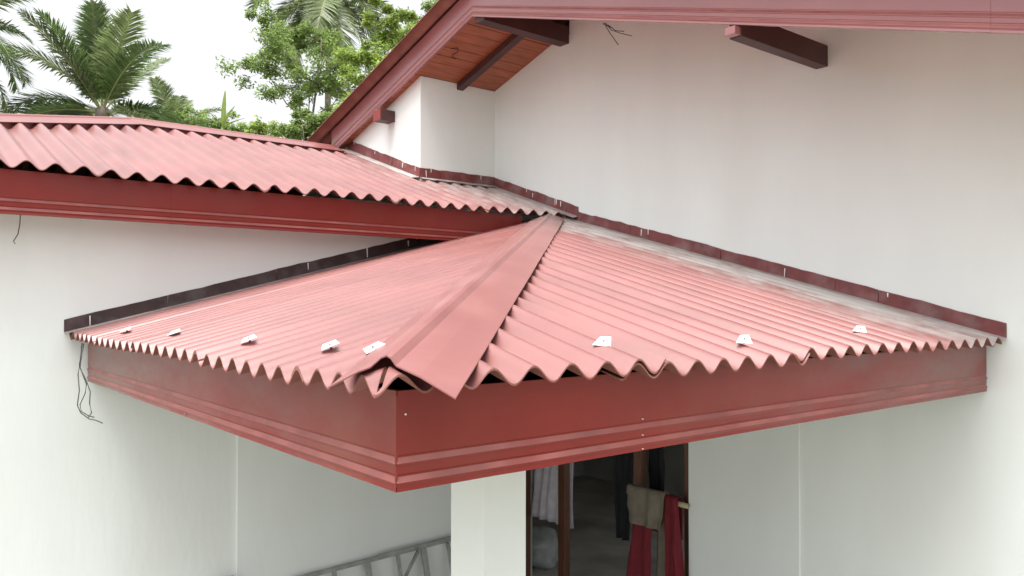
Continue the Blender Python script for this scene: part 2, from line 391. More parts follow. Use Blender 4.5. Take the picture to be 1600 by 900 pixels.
tube('screw', [(2.01, -BF - .001, .012), (2.01, -BF - .008, .012)], [.0045, .0035], M_bolt, porch, 8)
# porch ceiling and rafters
box('ceiling_board', 0.02, AF - .03, -BF + .03, -0.02, 0.03, 0.05, M_ceil, porch)
for k in range(5):
    y = -3.5 + k * 0.8; x0 = max(hip_x(y) + .1, 0.1)
    if x0 < A - .3:
        prism('rafter', [(x0, zR(x0) - .16), (A - .12, zR(A - .12) - .16), (A - .12, zR(A - .12) - .045), (x0, zR(x0) - .045)], 'y', y, y + .05, M_beam, porch)

# fixing plates with bolts
def clip(p, ang, size, slope_axis, seed, flip=1):
    r = random.Random(seed); c, s = math.cos(ang), math.sin(ang)
    shape = [(-.62, -.10, -.010), (.30, -.50, .004), (.55, .45, .006), (-.05, .42, .004)]
    pts = []
    for (x, y, z) in shape:
        X, Y = (x * c - y * s) * size, (x * s + y * c) * size
        zz = z + (.38 if slope_axis == 'y' else .28) * (-.77 * X + .63 * Y) + (-TR * X if slope_axis == 'x' else TL * Y)
        pts.append(Vector(p) + Vector((X, Y, zz + .004)))
    n = (pts[1] - pts[0]).cross(pts[2] - pts[0]).normalized(); n = n if n.z > 0 else -n
    vs = pts + [q - n * .0016 for q in pts]
    o = mesh('fixing_plate', vs, [(0, 1, 2), (0, 2, 3), (6, 5, 4), (7, 6, 4), (0, 4, 5, 1), (1, 5, 6, 2), (2, 6, 7, 3), (3, 7, 4, 0)], M_metal, porch)
    cc = sum(pts, Vector()) / 4
    b_ = tube('bolt', [cc - n * .02, cc + n * .004], [.0042, .0042], M_bolt, o, 8)
for k, (x, y, sc, an) in enumerate(((3.68, -2.942, .062, 1.0), (3.724, -2.277, .062, 1.1), (3.657, -1.185, .065, 0.9))):
    yy = PH_R + PIT * round((y - PH_R) / PIT); clip((x, yy, zR(x) + AMP + .013), an, sc, 'x', k)
for k, (x, y, sc, an) in enumerate(((0.887, -3.801, .062, -.3), (1.648, -3.775, .062, -.2), (2.531, -3.77, .06, -.1), (3.194, -3.758, .058, -.1), (3.456, -3.749, .058, .1))):
    xx = PH_L + PITL * round((x - PH_L) / PITL); clip((xx, y, zLf(y) + AMP + .012), an, sc, 'y', 20 + k)

# ---------------- wall flashings: ragged maroon strip on the plaster and a dusty turned-out flange
def flashing(parent, p0, p1, out, h0, h1, seed, flange=0.05, fdrop=0.02, segs=40, joints=(), drips=6, rag=0.012, fl_mat=None, st_mat=None):
    p0, p1, out = Vector(p0), Vector(p1), Vector(out); r = random.Random(seed)
    cuts = [0.0] + list(joints) + [1.0]
    for ci in range(len(cuts) - 1):
        a_, b_ = cuts[ci], cuts[ci + 1]; n = max(3, int(segs * (b_ - a_))); L_ = (p1 - p0).length; gap = .002 / L_
        vs = []; fs = []
        for i in range(n + 1):
            f = a_ + gap + (b_ - a_ - 2 * gap) * i / n; p = p0.lerp(p1, f)
            h = h0 + (h1 - h0) * f + rag * (noise.noise((f * L_ * 3.0, seed, 0)) + .6 * noise.noise((f * L_ * 11, seed, 3))) - (rag * .8 if noise.noise((f * L_ * 2.2, seed, 9)) > .35 else 0)
            off = .004 + (ci % 2) * .002
            vs += [p + out * (off + .010), p + out * off + Vector((0, 0, h)), p + out * .0008 + Vector((0, 0, h)), p + out * .0008]
        for i in range(n):
            for k in range(4): fs.append((4 * i + k, 4 * i + (k + 1) % 4, 4 * i + 4 + (k + 1) % 4, 4 * i + 4 + k))
        fs += [(0, 3, 2, 1), (4 * n, 4 * n + 1, 4 * n + 2, 4 * n + 3)]
        mesh('flashing', vs, fs, st_mat or M_flash, parent)
    vs = []; fs = []
    for i in range(segs + 1):
        f = i / segs; p = p0.lerp(p1, f); wob = .006 * noise.noise((f * 9, seed, 5))
        e = p + out * (flange + wob) + Vector((0, 0, -fdrop + .008 * noise.noise((f * 7, seed, 8))))
        q = p + out * .015 + Vector((0, 0, .002))
        vs += [q, e, e - Vector((0, 0, .004)), q - Vector((0, 0, .004))]
    for i in range(segs):
        for k in range(4): fs.append((4 * i + k, 4 * i + (k + 1) % 4, 4 * i + 4 + (k + 1) % 4, 4 * i + 4 + k))
    fs += [(0, 3, 2, 1), (4 * segs, 4 * segs + 1, 4 * segs + 2, 4 * segs + 3)]
    mesh('flashing_flange', vs, fs, fl_mat or M_flange, parent)
    along = (p1 - p0).normalized()
    for k in range(drips):
        f = r.uniform(.03, .97); h = h0 + (h1 - h0) * f; p = p0.lerp(p1, f); w_ = r.uniform(.003, .007); top = h * r.uniform(.75, 1.05); ln = h * r.uniform(.2, .9)
        b0 = p + out * .0185 + Vector((0, 0, max(top - ln, .004))); t0 = p + out * .0095 + Vector((0, 0, top))
        b0 = p + out * (.0165 - .010 * (max(top - ln, .004) / h)) + Vector((0, 0, max(top - ln, .004)))
        vs = [b0 - along * w_ * .5, b0 + along * w_ * .5, t0 + along * w_, t0 - along * w_]
        vs += [v + out * .002 for v in vs]
        mesh('paint_drip', vs, [(0, 1, 2, 3), (7, 6, 5, 4), (0, 4, 5, 1), (1, 5, 6, 2), (2, 6, 7, 3), (3, 7, 4, 0)], M_paint, parent)
flashing(porch, (0.30, 0, 1.262), (3.86, 0, 0.300), (0, -1, 0), 0.085, 0.082, 3, .045, .006, 90, (.22, .47, .72, .80), 4, .009)
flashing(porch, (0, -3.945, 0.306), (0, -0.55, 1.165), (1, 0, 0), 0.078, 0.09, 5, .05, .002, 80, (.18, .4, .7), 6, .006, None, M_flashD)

# ---------------- wing roof
wing = hp('wing_roof', 'upper wing roof of red corrugated sheets with hipped ridge and long fascia')
PH_W = -4.1914
HIPK = 0.80
def wing_top(y):
    if y > -0.885: return -0.765
    if y > -3.05: return RWX
    return min(RWX + (-3.05 - y) * HIPK, EL - .02)
def placeW(u, v, h): return (v, u, zW(v) + h)
wl = [-6.05] + [PH_W + PIT * (k + .25) for k in (-5, 2, 9, 16, 22.4)] + [-0.01]
for i in range(len(wl) - 1):
    u0, u1 = wl[i], min(wl[i + 1] + PIT * .55, -0.006)
    if i == len(wl) - 2:
        corrugated('roof_sheet', wing, M_sheetW, u0, u1, PIT, PH_W, lambda u: EL, lambda u: -0.768, placeW, dz=.006, seed=50 + i)
    else:
        corrugated('roof_sheet', wing, M_sheetW, u0, min(u1, -0.89), PIT, PH_W, lambda u: EL, wing_top, placeW, dz=.0072 * (i % 2), seed=50 + i)
# far slope and hipped end of the wing (out of sight from the front)
def zW2(x): return zW(RWX) - TW * (RWX - x)
corrugated('roof_sheet', wing, M_sheetW, -6.0, -0.90, PIT, 0, lambda u: -5.4, lambda u: min(RWX, -5.35 + max(0, (u + 6.0)) * 1.08), lambda u, v, h: (v, u, zW2(v) + h), seed=70)
ye = -6.05
corrugated('roof_sheet', wing, M_sheetW, -5.3, 0.3, PIT, 0, lambda u: ye, lambda u: min(-3.06, ye + .02 + (min(EL - u, u + 5.35)) / HIPK * .98), lambda u, v, h: (u, v, zW(EL) + (v - ye) * TW * HIPK + h), seed=71)
def ridge_secs(p0, p1, sag, wl_, n=10):
    out = []; d = (p1 - p0).normalized(); side = Vector((d.y, -d.x, 0)).normalized()
    side = side if side.x > 0 else -side
    for k in range(n + 1):
        c = p0.lerp(p1, k / n); sec = []
        for (o, dz) in ((wl_, -sag * wl_), (wl_ * .5, -sag * wl_ * .5 + .004), (.03, .0), (.02, .012), (0, .02), (-.02, .012), (-.03, 0), (-wl_, -sag * wl_)):
            sec.append(c + side * o + Vector((0, 0, dz)))
        out.append(sec)
    return out
zr = zW(RWX) + AMP + .012
top = Vector((RWX, -3.05, zr))
loft('ridge_cap', ridge_secs(top + Vector((0, -.03, .002)), Vector((RWX, -1.02, zr)), TW * 1.0, .24), M_capW, wing)
he = Vector((RWX + (-3.05 + 6.0) * HIPK, -6.0, 0)); he.z = zW(he.x) + AMP + .014
loft('hip_cap', ridge_secs(he, top, .262, .21), M_capW, wing)
def gap_filler(p0, p1, off):  # added filler, so the gap under the cap shows red instead of black
    d = (p1 - p0).normalized(); side = Vector((d.y, -d.x, 0)).normalized(); side = side if side.x > 0 else -side
    vs = []
    for p in (p0, p1):
        for t_ in (0, .01):
            q = p + side * (off + t_); b_ = zW(q.x)
            vs += [Vector((q.x, q.y, b_ - AMP)), Vector((q.x, q.y, b_ + AMP + .004))]
    mesh('gap_filler_strip', vs, [(0, 1, 5, 4), (2, 6, 7, 3), (0, 2, 3, 1), (4, 5, 7, 6), (0, 4, 6, 2), (1, 3, 7, 5)], M_capW, wing)
gap_filler(Vector((RWX, -3.06, 0)), Vector((RWX, -1.02, 0)), .19); gap_filler(Vector((he.x, he.y, 0)), Vector((RWX, -3.05, 0)), .165)
wprof = fascia_profile(0.255)
FXW, FZW = 0.235, 0.995
for k, (a_, b_) in enumerate(((-5.98, -3.36), (-3.387, -1.08), (-1.11, -0.47))):
    profile_run('fascia_board', wprof, (FXW + .002 * (k % 2), a_, FZW), (FXW + .002 * (k % 2), b_, FZW), (1, 0, 0), M_fascia, wing, segs=6, wob=.003, seed=10 + k)
box('eave_board', 0.002, FXW - .022, -5.98, -0.47, FZW + .02, FZW + .04, M_beam, wing)
zf = lambda x: zW(x) + AMP + .012
flashing(wing, (0.46, 0, zf(.46)), (-0.76, 0, zf(-.76)), (0, -1, 0), .085, .09, 21, .07, .012, 30, (.12, .5), 5, .016)
flashing(wing, (-0.76, 0.0, zf(-.76)), (-0.76, -0.885, zf(-.76)), (1, 0, 0), .09, .09, 22, .07, .02, 24, (.75,), 3, .012)
flashing(wing, (-0.755, -0.88, zf(-.76)), (-2.2, -0.88, zf(-2.2)), (0, -1, 0), .09, .10, 23, .10, .010, 30, (.35,), 4, .012)

# ---------------- main gable roof
main = hp('main_roof', 'high gable roof edge with red barge boards and boarded soffit')
ZM = 2.89
def zM(x): return ZM + 0.285 - TM * abs(x - RX)
for i in range(5):
    u0 = -1.12 + i * PIT * 7; u1 = min(u0 + PIT * 7.5, 4.1)
    for sgn, xe in ((-1, -5.6), (1, 5.7)):
        corrugated('roof_sheet', main, M_sheetW, u0, u1, PIT, -1.08, lambda u, xe=xe: xe, lambda u, sgn=sgn: RX + sgn * .01, lambda u, v, h: (v, u, zM(v) + h),
                   dz=.0072 * (i % 2), seed=90 + i * 2 + (sgn > 0), under=M_under, rows=14)
bprof = [(o, z * 1.0) for o, z in fascia_profile(0.25)]
BY = -0.98
def barge(x0, x1, m0, m1, k): 
    profile_run('barge_board', bprof, (x0, BY - .002 * (k % 2), ZM - TM * abs(x0 - RX)), (x1, BY - .002 * (k % 2), ZM - TM * abs(x1 - RX)), (0, -1, 0), M_barge, main, segs=6, wob=.003, seed=30 + k)
barge(-2.40, RX - .0005, 0, 0, 0); barge(RX + .0005, 1.42, 0, 0, 0); barge(1.397, 4.147, 0, 0, 1); barge(4.12, 5.5, 0, 0, 0)
# soffit planks run from the wall out to the barge board
pw = 0.1185; n = 0
x = -2.3
while x < RX:
    x1 = min(x + pw, RX); y1 = -0.001 if x > -0.765 else -0.881
    g = .0035; dzp = random.uniform(-.002, .002)
    sec = [(x + g, soff(x + g) + dzp), (x1 - g, soff(x1 - g) + dzp), (x1 - g, soff(x1 - g) + .02), (x + g, soff(x + g) + .02)]
    pm = M_plank
    prism('soffit_plank', sec, 'y', BY + .021, y1, M_plank, main)
    if x < -0.76 < x + pw * 1.5 and x + pw < -0.7: x = -0.757
    else: x += pw
prism('soffit_backing', [(-2.4, soff(-2.4) + .024), (RX, soff(RX) + .024), (RX, soff(RX) + .04), (-2.4, soff(-2.4) + .04)], 'y', BY + .021, -0.882, M_beam, main)
prism('soffit_backing', [(-0.757, soff(-.757) + .024), (RX, soff(RX) + .024), (RX, soff(RX) + .04), (-0.757, soff(-.757) + .04)], 'y', -0.8819, 3.85, M_beam, main)
prism('soffit_board', [(RX + .001, soff(RX) + .192), (5.4, soff(5.4) + .192), (5.4, soff(5.4) + .21), (RX + .001, soff(RX) + .21)], 'y', BY + .021, -0.001, M_plank, main)
prism('rafter', [(-0.755, soff(-.755) - .065), (RX, soff(RX) - .065), (RX, soff(RX) - .001), (-0.755, soff(-.755) - .001)], 'y', -0.47, -0.395, M_beam, main, .003)
box('ridge_beam', 0.215, 0.335, -0.958, -0.001, 2.83, 2.985, M_beam, main, .003)
pu = box('purlin', 2.735, 2.82, -0.955, -0.001, 2.045, 2.185, M_beam, main, .004)
box('purlin_end', 2.745, 2.815, -1.012, -0.9555, 2.050, 2.098, M_barge, main, .003)
box('purlin', -1.36, -1.22, -1.034, -0.881, 2.27, 2.375, M_beam, main, .004)
box('purlin_end', -1.361, -1.219, -1.048, -1.0345, 2.269, 2.376, M_fascia, main, .003)
box('ridge_end_flashing', -2.62, -2.36, -1.16, -1.00, 2.17, 2.178, M_under, main)

# ------------------------------------------------------------------ things about the house
def wire(name, pts, r, label, parent=None):
    return tag(tube(name, pts, r, M_wire, parent, 6), label, 'wire')
wr = empty('hanging_wires', None, (0.09, -BF - .03, .22), 'bundle of thin black wires dangling from the porch fascia end', 'wire')
def wpx(l, plane_y): 
    out = []
    for (px, py) in l:
        d = CF + CR * ((px - 800) / FPX) - CU * ((py - 450) / FPX); t = (plane_y - CAM.y) / d.y; out.append(CAM + d * t - wr.location)
    return out
for l in ([(128, 536), (126, 560), (122, 585), (124, 610), (121, 633), (126, 645), (140, 655), (148, 656), (160, 661)],
          [(129, 536), (124, 570), (131, 590), (135, 600), (133, 615), (125, 632), (127, 643), (139, 650), (147, 652)],
          [(131, 537), (125, 575), (135, 595), (141, 612), (140, 630), (143, 645), (138, 652)]):
    tube('strand', wpx(l, -3.935), .0028, M_wire, wr, 6)
def px_x(l, x): 
    out = []
    for (px, py) in l:
        d = CF + CR * ((px - 800) / FPX) - CU * ((py - 450) / FPX); t = (x - CAM.x) / d.x; out.append(CAM + d * t)
    return out
def px_y(l, y): 
    out = []
    for (px, py) in l:
        d = CF + CR * ((px - 800) / FPX) - CU * ((py - 450) / FPX); t = (y - CAM.y) / d.y; out.append(CAM + d * t)
    return out
wire('hanging_wire', px_x([(32, 330), (31, 350), (28, 366), (21, 377), (24, 381)], .2), .0026, 'single thin wire hanging below the wing fascia against the left wall')
we = empty('loose_wires', None, (1.82, -.9, 2.37), 'short twisted wire ends poking out under the gable barge board', 'wire')
for l in ([(944, 36), (952, 50), (966, 70)], [(946, 36), (955, 47), (970, 52), (987, 56)], [(942, 37), (957, 44), (950, 39), (962, 48), (975, 49)]):
    tube('strand', [p - we.location for p in px_y(l, -.93)], .003, M_wire, we, 6)
hk = [(704, 76), (715, 75), (716, 81), (708, 85), (706, 90), (712, 92)]
pts = []
for (px, py) in hk:
    d = CF + CR * ((px - 800) / FPX) - CU * ((py - 450) / FPX)
    nrm = Vector((-TM, 0, 1)); t = (2.91 - .06 - .012 - nrm.dot(CAM)) / nrm.dot(d); pts.append(CAM + d * t)
tag(tube('ceiling_hook', pts, .004, M_wire, None, 6), 'small bent black wire hook on the brown boarded soffit', 'hook')

# lattice frame lying on edge along the left wall
lat = empty('lattice_frame', None, (0.1, -1.8, GZ), 'grey steel lattice frame standing on edge along the left wall', 'frame')
def bar(name, p, q, w_, h_, parent, material=M_steel):
    p, q = Vector(p) - lat.location, Vector(q) - lat.location; d = (q - p).normalized(); s = Vector((1, 0, 0)); u_ = d.cross(s).normalized()
    vs = [e + s * a_ * w_ / 2 + u_ * b_ * h_ / 2 for e in (p, q) for (a_, b_) in ((-1, -1), (1, -1), (1, 1), (-1, 1))]
    mesh(name, vs, [(0, 1, 2, 3), (7, 6, 5, 4), (0, 4, 5, 1), (1, 5, 6, 2), (2, 6, 7, 3), (3, 7, 4, 0)], material, parent)
def lx(z): return 0.06 + (-1.5 - z) * .28
def lp(y, z, o=0): return (lx(z) + o, y, z)
bar('rail', lp(-2.5, -1.51), lp(-0.7, -1.468), .03, .028, lat)
bar('rail', lp(-1.78, -1.475, .03), lp(-0.8, -1.455, .03), .028, .026, lat)
bar('rail', lp(-2.5, -2.2), lp(-0.7, -2.2), .03, .03, lat)
for y in (-2.48, -2.15, -1.87, -1.60, -1.36, -1.12, -0.75):
    bar('upright', lp(y, -1.50), lp(y + .015, -2.19), .026, .045 if y in (-1.87, -1.36) else .025, lat)
for (y0, z0, y1, z1) in ((-1.42, -1.50, -1.85, -1.98), (-2.3, -1.52, -1.9, -2.1)):
    bar('brace', lp(y0, z0, .02), lp(y1, z1, .02), .02, .022, lat)
tag(box('concrete_post', 0.0005, 0.10, -3.06, -2.88, GZ, -1.405, M_concrete, None, .01), 'short grey concrete post against the left wall', 'post')

# drying clothes in the doorway
def cloth_mat(name, c, var=.12): return mat(name, c, 0.85, var, 14, 0.25, 90)
M_red = cloth_mat('red_cloth', (0.15, 0.008, 0.018)); M_khaki = cloth_mat('khaki_cloth', (0.17, 0.15, 0.115)); M_black = cloth_mat('black_cloth', (0.007, 0.009, 0.012)); M_whitec = cloth_mat('white_cloth', (0.66, 0.64, 0.70))
def drape(name, material, xl, xr, zt, zb, y, seed, folds=4, depth=.03, nx=26, nz=22, back=0.0, th=.004, parent=None):
    """hanging cloth: xl, xr functions of f (0 top .. 1 bottom); back > 0 folds it over a pole of radius ~2 cm"""
    vs = []; fs = []
    rows = []
    if back:
        for k in range(6): rows.append(('b', k / 6))
        for k in range(5): rows.append(('o', k / 5))
    for k in range(nz + 1): rows.append(('f', k / nz))
    for (w_, f) in rows:
        for i in range(nx + 1):
            g = i / nx
            ff = f if w_ == 'f' else 0
            x = xl(ff) + (xr(ff) - xl(ff)) * g
            fold = depth * (.35 + .65 * ff) * (math.sin(g * folds * 2 * math.pi + seed + 1.2 * ff) * .6 + noise.noise((g * 5, ff * 3, seed)) * .9)
            if w_ == 'f': yy, z = y - (.03 if back else 0) + fold, zt + (zb - zt) * f + .012 * noise.noise((g * 4, seed, 2)) * f
            elif w_ == 'b': yy, z = y + .03 - fold * .2, zt - back * (1 - f)
            else: t = math.pi * f; yy, z = y + .03 * math.cos(t) + fold * f, zt + .03 * math.sin(t)
            vs.append((x, yy, z))
    n = nx + 1
    for r_ in range(len(rows) - 1):
        for i in range(nx): fs.append((r_ * n + i, r_ * n + i + 1, (r_ + 1) * n + i + 1, (r_ + 1) * n + i))
    o = mesh(name, vs, fs, material, parent, True)
    s = o.modifiers.new('thickness', 'SOLIDIFY'); s.thickness = th
    return o
lin = lambda a_, b_: (lambda f: a_ + (b_ - a_) * f)
tag(tube('washing_line', [(OX0, .16, -.36), (.6, .16, -.40), (OX1, .16, -.37)], .004, M_wire, None, 6), 'thin washing line strung across the dark doorway', 'line')
tag(drape('white_cloth', M_whitec, lin(-.27, -.37), lin(.19, .22), -.385, -1.57, .16, 1.3, 5, .045), 'pale white pleated garment hanging behind the slim brown door post', 'garment')
tr = empty('dark_trousers', None, (.85, .16, -.39), 'long black trousers hanging in the middle of the doorway', 'trousers')
for o in (drape('trouser_leg', M_black, lin(.70, .765), lin(.965, .885), -.40, -1.53, .17, 4.1, 1.5, .03), drape('trouser_leg', M_black, lin(1.08, 1.10), lin(1.28, 1.25), -.40, -1.075, .20, 2.2, 1.5, .03), drape('waist', M_black, lin(.70, .70), lin(1.28, 1.28), -.385, -.56, .235, 3.0, 3, .015)):
    o.parent = tr; o.matrix_parent_inverse = Matrix.Translation(-tr.location)
tag(tube('bamboo_pole', [(1.06, -.02, -1.055), (1.35, -.025, -1.05), (1.69, -.045, -1.045)], [.019, .02, .02], mat('bamboo', (.42, .36, .22), .5, .2, 12), None, 10), 'pale bamboo pole carrying the red and khaki trousers', 'pole')
rt = empty('red_trousers', None, (1.45, -.05, -1.0), 'dark red trousers hung over the bamboo pole', 'trousers')
for o in (drape('trouser_leg', M_red, lin(1.19, 1.07), lin(1.37, 1.33), -1.02, -1.80, -.035, 2.0, 1.6, .03, back=.3), drape('trouser_leg', M_red, lin(1.50, 1.505), lin(1.62, 1.70), -1.02, -1.80, -.05, 5.0, 1.4, .03, back=.3)):
    o.parent = rt; o.matrix_parent_inverse = Matrix.Translation(-rt.location)
kt = empty('khaki_trousers', None, (1.35, -.09, -1.0), 'crumpled khaki trousers draped over the red ones', 'trousers')
for o in (drape('waist', M_khaki, lin(1.13, 1.15), lin(1.52, 1.49), -1.0, -1.265, -.085, 7.0, 2.3, .035, back=.2), drape('trouser_leg', M_khaki, lin(1.34, 1.33), lin(1.50, 1.52), -1.05, -1.85, .02, 9.0, 1.5, .02)):
    o.parent = kt; o.matrix_parent_inverse = Matrix.Translation(-kt.location)
tag(drape('red_rag', M_red, lin(1.50, 1.53), lin(1.58, 1.56), -.62, -.86, .20, 3.3, 1.2, .03, 10, 10), 'small red rag hanging near the door jamb in shadow', 'rag')
def lump(name, c, r, material, seed, parent=None, flat=.0):
    vs = []; fs = []; nu, nv = 20, 12
    for j in range(nv + 1):
        th_ = math.pi * j / nv
        for i in range(nu):
            ph = 2 * math.pi * i / nu; d = Vector((math.sin(th_) * math.cos(ph), math.sin(th_) * math.sin(ph), math.cos(th_)))
            k = 1 + .32 * noise.noise(d * 1.7 + Vector((seed, 0, 0))) + .08 * noise.noise(d * 5 + Vector((0, seed, 0)))
            p = Vector((d.x * r[0], d.y * r[1], d.z * r[2])) * k + Vector(c); p.z = max(p.z, c[2] - r[2] * .8); vs.append(p)
    for j in range(nv):
        for i in range(nu): fs.append((j * nu + i, j * nu + (i + 1) % nu, (j + 1) * nu + (i + 1) % nu, (j + 1) * nu + i))
    return mesh(name, vs, fs, material, parent, True)
tag(lump('sack', (-.66, .42, FZ + .16), (.34, .24, .20), mat('sack_fabric', (.34, .37, .36), .7, .2, 12, .4, 40), 3.0), 'pale grey lumpy sack on the dark floor just inside the doorway', 'sack')

# ------------------------------------------------------------------ vegetation
def leafmat(name, c, tr=.45, isl=.35): return mat(name, c, .45, .25, .8, transl=tr, island=isl)
M_palm = leafmat('palm_leaf', (.12, .19, .06)); M_palm2 = leafmat('palm_leaf_pale', (.17, .22, .09)); M_rachis = mat('palm_rib', (.22, .24, .09), .5)
M_leaf = leafmat('tree_leaf', (.19, .27, .075), .55); M_leaf2 = leafmat('tree_leaf_bright', (.26, .35, .08), .55); M_bark = mat('bark', (.14, .12, .10), .9, .3, 6, .4, 20); M_ptrunk = mat('palm_trunk', (.17, .145, .12), .9, .3, 5, .5, 14)

def frond_mesh(name, L_, arch, droop, seed, material, width=1.15):
    """a coconut frond along +x from the origin: rib (parts of one leaf) with two ranks of leaflets"""
    r = random.Random(seed); vs = []; fs = []; mi = []
    n = 26; pts = []; p = Vector((0, 0, 0)); ang = arch
    for k in range(n + 1):
        pts.append(p.copy()); ang -= (droop / n) * (.4 + 1.3 * k / n); p += Vector((math.cos(ang), 0, math.sin(ang))) * (L_ / n)
    tv, tf = tube_data(pts, [.035 * (1 - .85 * k / n) + .004 for k in range(n + 1)], 5)
    vs += tv; fs += tf; mi += [1] * len(tf)
    m_ = 120
    for k in range(m_):
        f = .13 + .87 * k / m_; i = min(int(f * n), n - 1); q = pts[i].lerp(pts[i + 1], f * n - i); d = (pts[i + 1] - pts[i]).normalized()
        up_ = d.cross(Vector((0, 1, 0))) * -1; up_ = up_ if up_.z > 0 or abs(d.z) > .9 else -up_
        ll = width * (.35 + .75 * math.sin(math.pi * min(1, (f + .12) * .86)) ** .8) * r.uniform(.85, 1.1)
        if f > .93: ll *= .8
        for s in (-1, 1):
            sweep = .55 + .5 * f + r.uniform(-.1, .1); 
            dirv = (Vector((0, s, 0)) * math.cos(sweep * .8) + d * math.sin(sweep * .8) + up_ * r.uniform(.05, .3)).normalized()
            hang = Vector((0, 0, -1)) * ll * r.uniform(.05, .35)
            b0 = q; m1 = q + dirv * ll * .5 + hang * .25; e = q + dirv * ll * .92 + hang
            wd = d * .030 * (1 + .3 * r.random())
            k0 = len(vs); vs += [b0 - wd * .6, b0 + wd * .6, m1 + wd, m1 - wd, e]
            fs += [(k0, k0 + 1, k0 + 2, k0 + 3), (k0 + 3, k0 + 2, k0 + 4)]; mi += [0, 0]
    me = bpy.data.meshes.new(name); me.from_pydata([tuple(v) for v in vs], [], fs); me.materials.append(material); me.materials.append(M_rachis)
    me.polygons.foreach_set('material_index', mi); me.update(); return me
FR = {}
for k, (arch, droop) in enumerate(((1.25, .7), (1.0, 1.0), (.75, 1.5), (.45, 1.6), (.1, 1.5), (-.4, 1.1), (-.8, .7), (1.45, .18), (.98, .35), (.25, 1.1))):
    for v, mm in ((0, M_palm), (1, M_palm2)): FR[(k, v)] = frond_mesh('frond', 4.3, arch, droop, 5 * k + v, mm)
def palm(crown, label, fronds, scale=1.0, seed=0, lean=.3, trunk_r=.14, pal=0):
    base = Vector((crown.x + lean, crown.y - lean * .5, GZ)); H = crown.z - GZ
    t = empty('coconut_palm', None, base, label, 'palm tree', 'coconut palms behind the house')
    pts = [Vector((0, 0, 0)).lerp(crown - base, f) + Vector((-lean * .5 * math.sin(f * math.pi), 0, 0)) for f in [k / 12 for k in range(13)]]
    tube('trunk', pts, [trunk_r * (1.35 - .5 * k / 12) for k in range(13)], M_ptrunk, t, 10)
    cr = lump('crown_heart', (0, 0, 0), (.28, .28, .4), M_ptrunk, seed, t); cr.location = crown - base
    r = random.Random(seed)
    for (az, k) in fronds:
        o = bpy.data.objects.new('frond', FR[(k, 1 if (r.random() < .35 or pal) else 0)]); COL.objects.link(o); o.parent = t
        o.location = crown - base + Vector((0, 0, .15)); o.scale = (scale * r.uniform(.92, 1.08),) * 3
        o.rotation_euler = (r.uniform(-.2, .2), 0, az)
        for i, q in enumerate((0.45, 0.25)):
            pass
    return t
# azimuths measured in the picture plane: camera right is CR (0.629, 0.777) -> angle 0.890 rad
AZR = math.atan2(CR.y, CR.x)
def az(deg): return AZR + math.radians(deg)      # 0 = to the picture's right, 90 = away, 180 = to its left, 270 = toward the camera
palm(at(160, 182, 33), 'coconut palm with upright fan of fronds above the wing roof', [(az(268), 7), (az(240), 8), (az(225), 8), (az(315), 8), (az(285), 7), (az(205), 1), (az(335), 1), (az(130), 8), (az(60), 8), (az(182), 9), (az(196), 3), (az(170), 4), (az(0), 9), (az(345), 4), (az(12), 4), (az(60), 3), (az(120), 3), (az(215), 4), (az(188), 5), (az(172), 5)], 1.0, 3, .4)
palm(at(-95, 75, 30), 'coconut palm at the far left, only frond tips in view', [(az(a_), k) for a_, k in ((0, 1), (10, 2), (350, 3), (5, 4), (20, 5), (180, 2), (90, 1), (270, 2), (130, 3), (230, 4), (60, 3), (320, 4), (345, 5))], .85, 8, .2)
palm(at(515, -5, 36), 'tall coconut palm with drooping pale fronds behind the leafy tree', [(az(a_), k) for a_, k in ((180, 3), (165, 4), (200, 5), (185, 6), (0, 4), (350, 5), (15, 6), (230, 6), (300, 6), (260, 6), (280, 5), (90, 1), (120, 3), (60, 3), (0, 2), (180, 2), (150, 5), (30, 5))], .92, 12, .3, pal=1)
palm(at(278, 222, 42), 'pale young coconut palm low behind the wing ridge', [(az(a_), k) for a_, k in ((0, 1), (180, 1), (200, 2), (340, 2), (90, 0), (270, 0), (30, 3), (150, 3), (10, 3), (175, 4), (250, 2), (300, 1))], .75, 15, .1, pal=1)

def leaf_cloud(centres, seed, leaf=.13, per=90, flatten=.75):
    r = random.Random(seed); vs = []; fs = []
    for (c, rad, cnt) in centres:
        for _ in range(int(per * cnt)):
            while True:
                d = Vector((r.uniform(-1, 1), r.uniform(-1, 1), r.uniform(-1, 1)))
                if d.length < 1: break
            d *= (.55 + .45 * d.length)
            p = c + Vector((d.x * rad, d.y * rad, d.z * rad * flatten))
            a_ = Vector((r.gauss(0, 1), r.gauss(0, 1), r.gauss(-.25, .5))).normalized(); b_ = a_.cross(Vector((r.gauss(0, .5), r.gauss(0, .5), 1))).normalized()
            l = leaf * r.uniform(.6, 1.3); w_ = l * .42
            k0 = len(vs); vs += [p, p + a_ * l * .5 + b_ * w_ * .5, p + a_ * l, p + a_ * l * .5 - b_ * w_ * .5]; fs.append((k0, k0 + 1, k0 + 2, k0 + 3))
    return vs, fs
